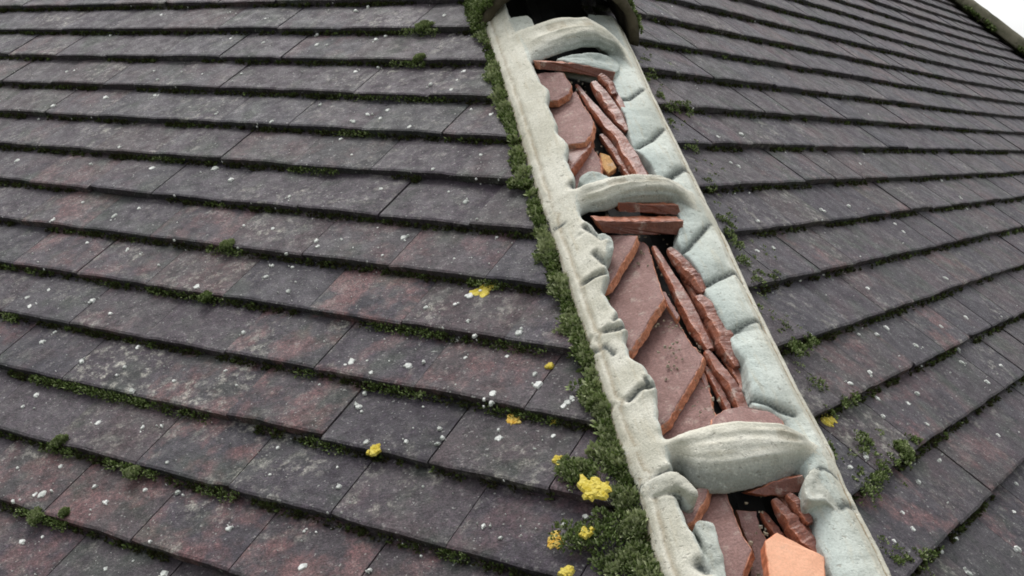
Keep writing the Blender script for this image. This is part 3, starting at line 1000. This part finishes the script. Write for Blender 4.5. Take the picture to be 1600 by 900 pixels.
# ------------------------------------------------------------------ hip tiles
def hip_tile(name, label, a0, ln, mat, b0, half, cb, rise, frame=None, thick=.016, group=None):
    V, F = [], []
    NP, NA = 28, 14
    for layer in (0, 1):
        for i in range(NA + 1):
            a = a0 + ln * i / NA
            flare = 1.0 - .06 * i / NA
            for j in range(NP + 1):
                ph = math.pi * j / NP
                r0 = 1 - layer * thick / half
                b = b0 - half * r0 * flare * math.cos(ph)
                c = cb + (rise - layer * thick) * math.sin(ph) * flare
                rough = .0025 * fbm((a, b, c), 30) + (.004 * fbm((b, c, 3), 45) if i == 0 else 0)
                aa = a + (.004 * fbm((b, c, 7), 50) if i == 0 else 0)
                if frame is None: P = world_of(aa, b, c + rough)
                else:
                    O, fa, fb, fc = frame
                    P = O + fa * aa + fb * b + fc * (c + rough)
                V.append(P)
    W = NP + 1
    LB = (NA + 1) * W
    for i in range(NA):
        for j in range(NP):
            q = i * W + j
            F.append((q, q + 1, q + W + 1, q + W)); F.append((LB + q, LB + q + W, LB + q + W + 1, LB + q + 1))
    for j in range(NP):
        F.append((j, LB + j, LB + j + 1, j + 1))
        q = NA * W + j
        F.append((q, q + 1, LB + q + 1, LB + q))
    for i in range(NA):
        for j in (0, NP):
            q = i * W + j
            F.append((q, q + W, LB + q + W, LB + q))
    o = mesh_obj(name, V, F, mat, None, False)
    import bmesh
    bm = bmesh.new(); bm.from_mesh(o.data); bmesh.ops.recalc_face_normals(bm, faces=bm.faces); bm.to_mesh(o.data); bm.free()
    o.data.polygons.foreach_set('use_smooth', [True] * len(o.data.polygons))
    return tag(o, label, 'hip tile', group)


A_TOP = a_of((755, 50), plane_c)
HB0, HHALF, HCB, HRISE = .018, .150, -.066, .125
hip_tile('hip_tile', 'mossy brown hip tile still in place at the head of the exposed mortar', A_TOP, .42, M_HIPT, HB0, HHALF, HCB, HRISE, group='hip tiles on the near hip')
hip_tile('hip_tile', 'next hip tile above the mossy one, at the upper edge of the view', A_TOP + .40, .42, M_HIPT, HB0, HHALF, HCB + .012, HRISE, group='hip tiles on the near hip')

# the far hip: tiles along the far edge of the right slope
def rpt(s, x): return s * uR + x * eR


fd = rpt(FAR[1] + .6, xfar(FAR[1] + .6)) - rpt(FAR[1], xfar(FAR[1]))
fd /= np.linalg.norm(fd)
fb = np.cross(fd, np.array([0, 0, 1.0])); fb /= np.linalg.norm(fb)
fc = np.cross(fb, fd); fc *= np.sign(fc[2])
words = ['lowest', 'second from the bottom', 'third from the bottom', 'fourth from the bottom', 'fifth from the bottom', 'topmost']
for k in range(6):
    O = rpt(FAR[1] - .75 + k * .40, xfar(FAR[1] - .75 + k * .40)) + .05 * nR
    hip_tile('hip_tile', 'pale lichened hip tile on the far roof edge against the sky, ' + words[k], 0, .50, M_HIPF, 0, .085, -.05, .085, (O, fd, fb, fc), group='hip tiles along the far roof edge')

# ------------------------------------------------------------------ moss
class Moss:
    def __init__(s): s.V, s.A = [], []

    def mound(s, p, n, rad, h, cnt, k0=.45, kv=.2, bl=.006, wide=.42):
        """rounded cushion of leaflets on the surface point p with normal n"""
        n = n / np.linalg.norm(n)
        t1 = np.cross(n, [0.3, .9, .2]); t1 /= np.linalg.norm(t1); t2 = np.cross(n, t1)
        r_ = np.sqrt(rng.random(cnt)); an = rng.random(cnt) * 2 * math.pi
        x, y = (r_ * np.cos(an))[:, None], (r_ * np.sin(an))[:, None]
        dome = np.sqrt(np.maximum(0, 1 - r_ * r_))[:, None]
        q = p + t1 * x * rad + t2 * y * rad + n * h * dome * (.6 + .4 * rng.random((cnt, 1)))
        d = n * (.35 + dome) + (t1 * x + t2 * y) * .9 + rng.normal(0, .4, (cnt, 3))
        d /= np.linalg.norm(d, axis=1)[:, None]
        r = np.cross(d, rng.normal(0, 1, (cnt, 3))); r /= np.linalg.norm(r, axis=1)[:, None] + 1e-9
        l = bl * (.5 + rng.random((cnt, 1))); w = bl * wide
        mid = q + d * l * .55
        s.V.append(np.stack([q - r * w * .35, q + r * w * .35, mid + r * w * .6, q + d * l, mid - r * w * .6], 1).reshape(-1, 3))
        k = np.clip(rng.normal(k0 - .12 + .25 * dome[:, 0], kv), 0, 1)
        s.A.append(np.stack([np.maximum(0, k - .15), np.maximum(0, k - .15), k, np.minimum(1, k + .15), k], 1).reshape(-1))

    def obj(s, name):
        V = np.concatenate(s.V); nb = len(V) // 5
        me = bpy.data.meshes.new(name)
        me.vertices.add(len(V)); me.vertices.foreach_set('co', V.astype(np.float32).ravel())
        me.loops.add(len(V)); me.loops.foreach_set('vertex_index', np.arange(len(V), dtype=np.int32))
        me.polygons.add(nb); me.polygons.foreach_set('loop_start', np.arange(0, len(V), 5, dtype=np.int32))
        me.update(calc_edges=True)
        at = me.attributes.new('rnd', 'FLOAT', 'POINT'); at.data.foreach_set('value', np.concatenate(s.A).astype(np.float32))
        me.materials.append(M_MOSS)
        o = bpy.data.objects.new(name, me); COL.objects.link(o)
        return o


# dense moss along the left side of the hip bedding: (pixel on the mortar edge, width in px, height m, density)
mo = Moss()
BAND = [(738, -10, 22, .03), (748, 30, 22, .028), (760, 75, 20, .02), (775, 120, 24, .022), (790, 175, 28, .024), (805, 225, 24, .018), (818, 275, 24, .02), (838, 335, 28, .022), (852, 380, 34, .026),
        (866, 425, 32, .024), (884, 475, 26, .018), (902, 525, 28, .02), (918, 565, 40, .026), (930, 605, 56, .03), (942, 650, 44, .026), (952, 690, 40, .02), (968, 730, 66, .024), (982, 775, 80, .024), (994, 820, 84, .022),
        (1008, 865, 92, .022), (1022, 905, 98, .022), (1040, 960, 100, .022)]
bx = np.array(BAND, float)
for i in range(1350):
    y = rng.uniform(-10, 955)
    if rng.random() > .35 + .65 * (y / 955): continue
    x = np.interp(y, bx[:, 1], bx[:, 0]); w = np.interp(y, bx[:, 1], bx[:, 2]); hh = np.interp(y, bx[:, 1], bx[:, 3])
    w *= .48 + .7 * mnoise.noise(Vector((0, y * .022, 2.2)))
    off = abs(rng.normal(0, .46)) * w
    clump = mnoise.noise(Vector(((x - off) * .03, y * .03, 7)))
    if clump < -.10 and off > 4 or (off > w * .4 and clump < .08): continue
    p = on_slope((x - off + 4, y), 'L', .004)
    dist = np.linalg.norm(p - CAM)
    sz = .005 + .006 * rng.random()
    hgt = hh * (.12 + .36 * rng.random()) * max(.25, 1 - off / (w * 1.3)) * (.8 + clump)
    k0 = .66 + .45 * clump + .14 * rng.normal()
    big_ = rng.random() < .10
    mo.mound(p, nL, sz, max(.004, hgt), 30 if big_ else 42, k0 + (.22 if big_ else 0), .17, .0075 if big_ else .0048, .6 if big_ else .5)
tag(mo.obj('hip_moss'), 'thick green moss growing along the left edge of the mortar', 'moss', kind='stuff')

# moss on the standing hip tile
mo = Moss()
for i in range(600):
    a = A_TOP + abs(rng.normal(0, .11)); ph = rng.uniform(.02, 1.35) if rng.random() < .8 else rng.uniform(1.3, 3.0)
    if ph > 1.35 and rng.random() < .25: continue
    b = HB0 - HHALF * math.cos(ph); c = HCB + HRISE * math.sin(ph)
    n = -math.cos(ph) * X + math.sin(ph) * N
    mo.mound(world_of(a, b, c), n, .008, .010 * (1 if ph < 1.2 else .5), 34, .56 + .25 * mnoise.noise(Vector((a * 20, ph * 4, 0))), .18, .0052, .5)
tag(mo.obj('hip_tile_moss'), 'shaggy moss over the left shoulder of the standing hip tile', 'moss', kind='stuff')

# moss along the right side of the mortar
mo = Moss()
RB = [(1000, 95, .3), (1012, 118, 1), (1030, 150, .6), (1048, 168, 1), (1062, 165, .8), (1075, 172, .6), (1050, 195, .3), (1082, 232, .6), (1110, 290, .5), (1128, 345, 1), (1140, 362, 1), (1150, 385, .8), (1160, 405, .8), (1186, 440, .7),
      (1200, 432, .5), (1236, 540, 1), (1246, 548, 1), (1258, 540, .7), (1268, 530, .6), (1300, 640, .3), (1318, 628, .7), (1330, 618, .5), (1350, 690, .7), (1352, 705, .8), (1368, 758, 1), (1372, 745, 1), (1380, 735, 1), (1395, 722, 1), (1410, 708, 1), (1425, 692, .8), (1405, 880, .9), (1440, 870, .7), (1360, 765, .8), (1355, 680, .5), (1220, 515, .3), (1176, 480, .3), (1280, 600, .2), (1300, 700, .2), (1340, 740, .3)]
for x, y, s_ in RB:
    for _ in range(int(3 + 5 * s_)):
        p = on_slope((x + rng.normal(0, 7), y + rng.normal(0, 5)), 'R', .004)
        mo.mound(p, nR, .003 + .004 * rng.random(), .004 * s_ + .0015, 26, .46 + .22 * rng.random(), .18, .0032, .5)
for _ in range(260):
    y = rng.uniform(70, 920)
    x = np.interp(y, [p[1] for p in R_OUT], [p[0] for p in R_OUT]) + abs(rng.normal(0, 30)) * (.5 + y / 900) + 4
    if mnoise.noise(Vector((x * .02, y * .02, 11))) < .0: continue
    mo.mound(on_slope((x, y), 'R', .005), nR, .002 + .002 * rng.random(), .002, 9, .5 + .25 * rng.random(), .2, .0026, .5)
tag(mo.obj('hip_moss'), 'thin moss tufts along the right edge of the mortar', 'moss', kind='stuff')

# moss in the shadow lines of the courses (k is the course number counted downhill)
LM = [((635, 690), 44, 1.3, .55), ((620, 672), 91, 1.0, .5), ((520, 700), 151, .7, .3), ((535, 580), 205, .8, .4), ((240, 275), 250, .8, .35), ((455, 530), 266, .9, .35), ((318, 350), 322, .6, .4), ((335, 385), 386, 1.0, .45),
      ((230, 350), 465, .7, .35), ((580, 700), 510, .7, .35), ((60, 235), 602, 1.1, .4), ((210, 330), 640, .5, .4), ((70, 120), 700, 1.0, .45), ((165, 245), 737, 1.0, .5), ((310, 370), 772, .7, .4), ((30, 110), 810, 1.0, .45), ((480, 540), 692, .7, .4),
      ((575, 665), 608, .8, .4), ((690, 730), 868, .7, .4), ((460, 490), 586, .7, .4), ((780, 860), 530, .6, .3), ((760, 880), 645, .5, .3), ((0, 30), 498, 1, .5), ((740, 790), 435, .8, .4)]


def sub(a, b, n): return [a + (b - a) * (i + .5) / n for i in range(n)]


def snap_tail(px, side):
    """nearest tile tail line below a pixel, on that slope"""
    u, e, s0 = (uL, eL, S0L) if side == 'L' else (uR, eR, S0R)
    P = on_slope(px, side)
    s_ = P[2] / u[2]
    k = round((s0 - s_) / GAUGE)
    return P + u * ((s0 - k * GAUGE) - s_)


mo = Moss()
for (x0, x1), y, dens, k0 in LM:
    yy = y
    for x in sub(x0, x1, max(3, int((x1 - x0) / 5 * dens))):
        # follow the slope of the course in the picture by snapping to its tail line
        p = snap_tail((x, yy + (x - (x0 + x1) / 2) * max(0, (yy - 60)) / 2466), 'L') - uL * (.004 + .003 * rng.random()) - nL * .002
        mo.mound(p, nL - .35 * uL, .0045 + .004 * rng.random(), .007 * dens, int(16 + 10 * dens), k0 + .25 * rng.random(), .17, .0034, .5)
for side, n0, n1 in (('L', -3, 15), ('R', -8, 15)):
    e, u, n, s0 = (eL, uL, nL, S0L) if side == 'L' else (eR, uR, nR, S0R)
    for k in range(n0, n1):
        s_ = s0 - k * GAUGE
        t = .10
        while t < (1.95 if side == 'L' else 2.6):
            t += rng.exponential(.0045 if side == 'L' else .007 + .004 * t)
            cl = mnoise.noise(Vector((t * 6, k * 3.7, 0 if side == 'L' else 9)))
            if cl < -.28: continue
            p = s_ * u + (s_ * KX + t) * e - u * (.001 + .004 * rng.random()) - n * .005
            bright = .05 + .16 * max(0, cl) + (.38 if rng.random() < .06 else 0)
            mo.mound(p, n - .5 * u, .003 + .003 * rng.random(), .0035 + .004 * max(0, cl), 11, bright + .1 * rng.random(), .12, .0042, .6)
tag(mo.obj('course_moss'), 'moss and grime grown into the joints under the tile courses', 'moss', kind='stuff')

# moss cushions that stand out
CUSH = [(905, 738, .026, .02, .62, 'grey-green round moss cushion under the big yellow lichen'), (356, 384, .010, .008, .6, 'lone bright moss tuft mid-height on the left slope'),
        (662, 42, .014, .006, .62, 'bright moss cushion on the upper courses left of the hip tile'), (655, 92, .009, .006, .6, 'small moss tuft on the third course left of the hip tile'),
        (95, 690, .009, .011, .55, 'tall narrow moss tuft at a tile edge, near the left border'), (207, 738, .010, .008, .66, 'bright green moss tuft right of the tall narrow tuft'),
        (55, 811, .011, .006, .6, 'pale moss cushion in the bottom left corner'), (322, 467, .009, .007, .42, 'dark moss tuft one course below the lone bright tuft'),
        (935, 840, .035, .022, .5, 'broad moss cushion at the bottom beside the mortar'), (1410, 705, .016, .012, .55, 'moss cushion on the right slope, right of the lowest arch'), (925, 625, .018, .02, .66, 'yellow-green moss tuft against the left mortar edge'),
        (102, 803, .005, .006, .5, 'tiny moss tuft right of the pale cushion, bottom left')]
for x, y, rad, h, k0, lab in CUSH:
    side = 'L' if x < 1000 else 'R'
    mo = Moss()
    n = nL if side == 'L' else nR
    P = on_slope((x, y), side, .006)
    for _ in range(14):
        q = P + (eL * rng.normal(0, .4) + uL * rng.normal(0, .35)) * rad if side == 'L' else P + (eR * rng.normal(0, .4) + uR * rng.normal(0, .35)) * rad
        mo.mound(q, n, rad * (.25 + .25 * rng.random()), h * (.3 + .4 * rng.random()), 120, k0 + .12, .18, .0042, .5)
    tag(mo.obj('moss_cushion'), lab, 'moss', 'moss cushions')

# moss where the far hip tiles meet the slope
mo = Moss()
for _ in range(170):
    s_ = FAR[1] + rng.uniform(-.3, .8)
    if mnoise.noise(Vector((s_ * 6, 3, 1))) < -.15: continue
    p = rpt(s_, xfar(s_) - .07 - abs(rng.normal(0, .02))) + nR * .02
    mo.mound(p, nR, .022, .02, 26, .34 + .3 * rng.random(), .2, .016, .5)
tag(mo.obj('far_hip_moss'), 'dull green moss along the foot of the far hip tiles', 'moss', kind='stuff')

# ------------------------------------------------------------------ lichen
def disc(V, F, P, n, rx, side, thick=.0012):
    e, u = (eL, uL) if side == 'L' else (eR, uR)
    b = len(V); K = 11
    an0 = rng.random() * 6; el = .6 + .5 * rng.random(); ph = rng.random() * 3.1
    V.append(P + n * thick)
    rr = [rx * (.6 + .6 * rng.random()) for _ in range(K)]
    for lay, (f, z) in enumerate(((.7, thick), (1, .0))):
        for i in range(K):
            a = 2 * math.pi * i / K + an0
            x, y = math.cos(a) * rr[i] * f, math.sin(a) * rr[i] * f * el
            x, y = x * math.cos(ph) - y * math.sin(ph), x * math.sin(ph) + y * math.cos(ph)
            V.append(P + e * x + u * y + n * (z * (.7 + .6 * rng.random()) if lay == 0 else -.0022))
    for i in range(K):
        j = (i + 1) % K
        F.append((b, b + 1 + i, b + 1 + j)); F.append((b + 1 + i, b + 1 + K + i, b + 1 + K + j, b + 1 + j))


def tile_surface(px, side):
    """sight line of a pixel on the inclined face of the tile it falls on"""
    u, n, s0 = (uL, nL, S0L) if side == 'L' else (uR, nR, S0R)
    z = 0
    for _ in range(4):
        P = on_slope(px, side, z)
        s_ = (P - z * n) @ u
        yy = (s_ - s0) % GAUGE
        z = TT / 2 - (TT / GAUGE) * yy + .0024
    return P


WL = [(252,23,4),(360,19,3),(172,55,3),(361,60,4),(246,124,4),(316,116,3),(242,149,6),(164,152,6),(82,165,4),(337,178,4),(60,186,3),(377,115,3),(104,112,3),(116,110,3),(284,112,3),(241,111,3),
(575,10,5),(555,16,4),(694,24,5),(415,29,3),(602,56,4),(587,61,5),(495,54,4),(511,70,3),(494,70,5),(412,66,4),(555,112,5),(672,131,5),(705,140,5),(725,111,5),(714,125,3),(500,164,4),(574,178,6),(606,172,5),(594,185,5),(552,190,6),(640,198,6),(424,190,5),(532,217,5),(767,179,5),(590,105,3),
(26,251,6),(237,263,8),(335,263,8),(360,280,5),(141,256,4),(178,337,8),(217,325,5),(129,316,3),(136,379,4),(199,389,5),(307,448,8),(82,344,5),(381,352,3),(219,397,3),(186,230,4),
(630,371,8),(595,295,6),(727,315,6),(452,307,5),(494,376,5),(496,385,5),(534,374,4),(415,432,6),(426,357,5),(676,264,4),(751,242,4),(447,396,4),(425,415,5),(457,417,4),(745,342,3),(776,371,3),(597,399,4),(710,404,3),
(65,534,8),(127,564,6),(85,519,4),(42,465,6),(46,479,6),(144,469,6),(172,490,5),(56,617,5),(152,661,7),(222,668,5),(194,573,5),(182,586,4),(205,610,7),(271,595,4),(352,579,4),(380,519,5),(215,542,5),(76,453,5),(35,635,4),(252,665,4),
(549,564,10),(637,571,10),(579,582,5),(727,559,5),(792,557,5),(559,635,8),(569,614,5),(769,615,9),(767,629,6),(686,669,7),(732,462,10),(665,480,6),(711,475,5),(741,524,5),(449,455,5),(731,501,5),(712,532,5),(499,601,4),(840,600,9),(835,584,7),(810,519,8),
(65,772,11),(94,729,5),(147,760,6),(27,731,4),(277,768,5),(165,784,5),(357,826,7),(34,846,7),(165,889,6),(255,895,8),(20,782,5),(66,839,4),(261,722,4),(226,765,4),
(471,886,10),(779,685,11),(572,690,6),(634,690,5),(684,692,5),(691,683,5),(434,699,4),(422,741,4),(529,760,6),(577,890,5),(755,821,6),(781,840,6),(475,830,3),(527,730,3),(661,760,3),(864,681,6),(915,807,7),(879,819,5),(886,629,9),(893,622,7),(880,634,7)]
WR = [(1122,214,5),(1159,209,5),(1142,254,5),(1154,259,5),(1227,238,3),(1185,345,5),(1184,392,6),(1209,387,6),(1327,321,4),(1284,327,5),(1399,350,5),(1412,362,5),(1171,301,3),(1386,512,6),(1371,522,5),(1330,599,7),(1360,581,5),(1372,623,8),(1434,614,7),(1420,631,6),(1449,663,7),(1381,650,5),(1439,571,5),(1499,546,5),(1544,597,6),(1565,571,4),(1510,496,6),(1432,540,7),(1471,510,5),(1504,566,5),(1357,451,5),(1342,522,4),
(1330,730,6),(1355,714,8),(1560,680,6),(1469,719,6),(1436,752,6),(1427,826,7),(1411,801,5),(1585,800,6),(1592,857,7),(1515,895,8),(1494,841,6),(1471,861,5),(1589,756,5),(1397,845,6),(1479,435,6),(1287,429,5),(1250,437,5),(1502,310,4),(1472,282,3),(1510,325,4),(1350,241,3),(1344,256,4),(1035,22,4),(1050,10,3)]
V, F = [], []
for side, lst in (('L', WL), ('R', WR)):
    n = nL if side == 'L' else nR
    for x, y, r_ in lst:
        P = tile_surface((x, y), side)
        rad = r_ * .92 * np.linalg.norm(P - CAM) / FPX
        disc(V, F, P, n, rad, side, .0007)
        for _ in range(rng.integers(0, 3)):
            q = P + ((eL if side == 'L' else eR) * rng.normal(0, 1.0) + (uL if side == 'L' else uR) * rng.normal(0, .9)) * rad
            disc(V, F, q, n, rad * rng.uniform(.2, .55), side, .0005)
    for _ in range(480):                 # small specks strewn over both slopes
        px = (rng.uniform(-60, 900), rng.uniform(-20, 940)) if side == 'L' else (rng.uniform(1000, 1660), rng.uniform(0, 940))
        if side == 'L' and px[0] > np.interp(px[1], bx[:, 1], bx[:, 0]) - 8: continue
        if side == 'R' and px[0] < 990 + px[1] * .46: continue
        if mnoise.noise(Vector((px[0] * .011, px[1] * .016, 3))) < -.05: continue
        P = tile_surface(px, side)
        if np.linalg.norm(P - CAM) > 4.2: continue
        disc(V, F, P, n, .0006 + .0009 * rng.exponential(.6), side, .0005)
tag(mesh_obj('white_lichen', V, F, M_WHITE), 'small white lichen spots scattered over the roof tiles', 'lichen', kind='stuff')

YL = [(757, 453, 14, M_YEL, 'yellow lichen patch on a dark tile left of the mortar'), (803, 657, 10, M_ORL, 'orange-yellow lichen patch at a tile edge, left of a smaller one'), (867, 655, 7, M_YEL, 'dull yellow lichen spot close to the mossy mortar edge'),
      (923, 760, 18, M_YEL, 'biggest golden lichen patch, on the moss cushion beside the lowest arch'), (869, 844, 12, M_ORL, 'orange lichen patch near the bottom moss'), (914, 832, 8, M_YEL, 'small yellow lichen spot beside the orange patch near the bottom'),
      (885, 893, 10, M_YEL, 'yellow lichen spot at the very bottom edge of the photo'), (585, 703, 9, M_YEL, 'yellow lichen tuft at a tile joint in the lower middle of the left slope'), (858, 572, 5, M_YEL, 'tiny yellow lichen dot on a tile, upper left of a white spot'),
      (1294, 655, 13, M_YEL, 'yellow lichen patch touching the right edge of the mortar'), (873, 718, 8, M_YEL, 'pale yellow lichen spot just above the round moss cushion')]
for x, y, r_, mt, lab in YL:
    side = 'L' if x < 1000 else 'R'
    n = nL if side == 'L' else nR
    P = tile_surface((x, y), side)
    if (x, y) in ((923, 760), (914, 832), (885, 893)):
        P = on_slope((x, y), side, .026 if x == 923 else .02)
    rad = 1.4 * r_ * np.linalg.norm(P - CAM) / FPX
    V, F = [], []
    e, u = (eL, uL) if side == 'L' else (eR, uR)
    for k in range(34):
        q = P + (e * rng.normal(0, .34) + u * rng.normal(0, .28)) * rad
        disc(V, F, q + n * rng.uniform(-.0004, .0008), (n + rng.normal(0, .1, 3)), rad * rng.uniform(.16, .55), side, .0009)
    tag(mesh_obj('yellow_lichen', V, F, mt), lab, 'lichen', 'yellow lichen patches')

scene.render.engine = 'CYCLES'
scene.cycles.filter_width = 1.8
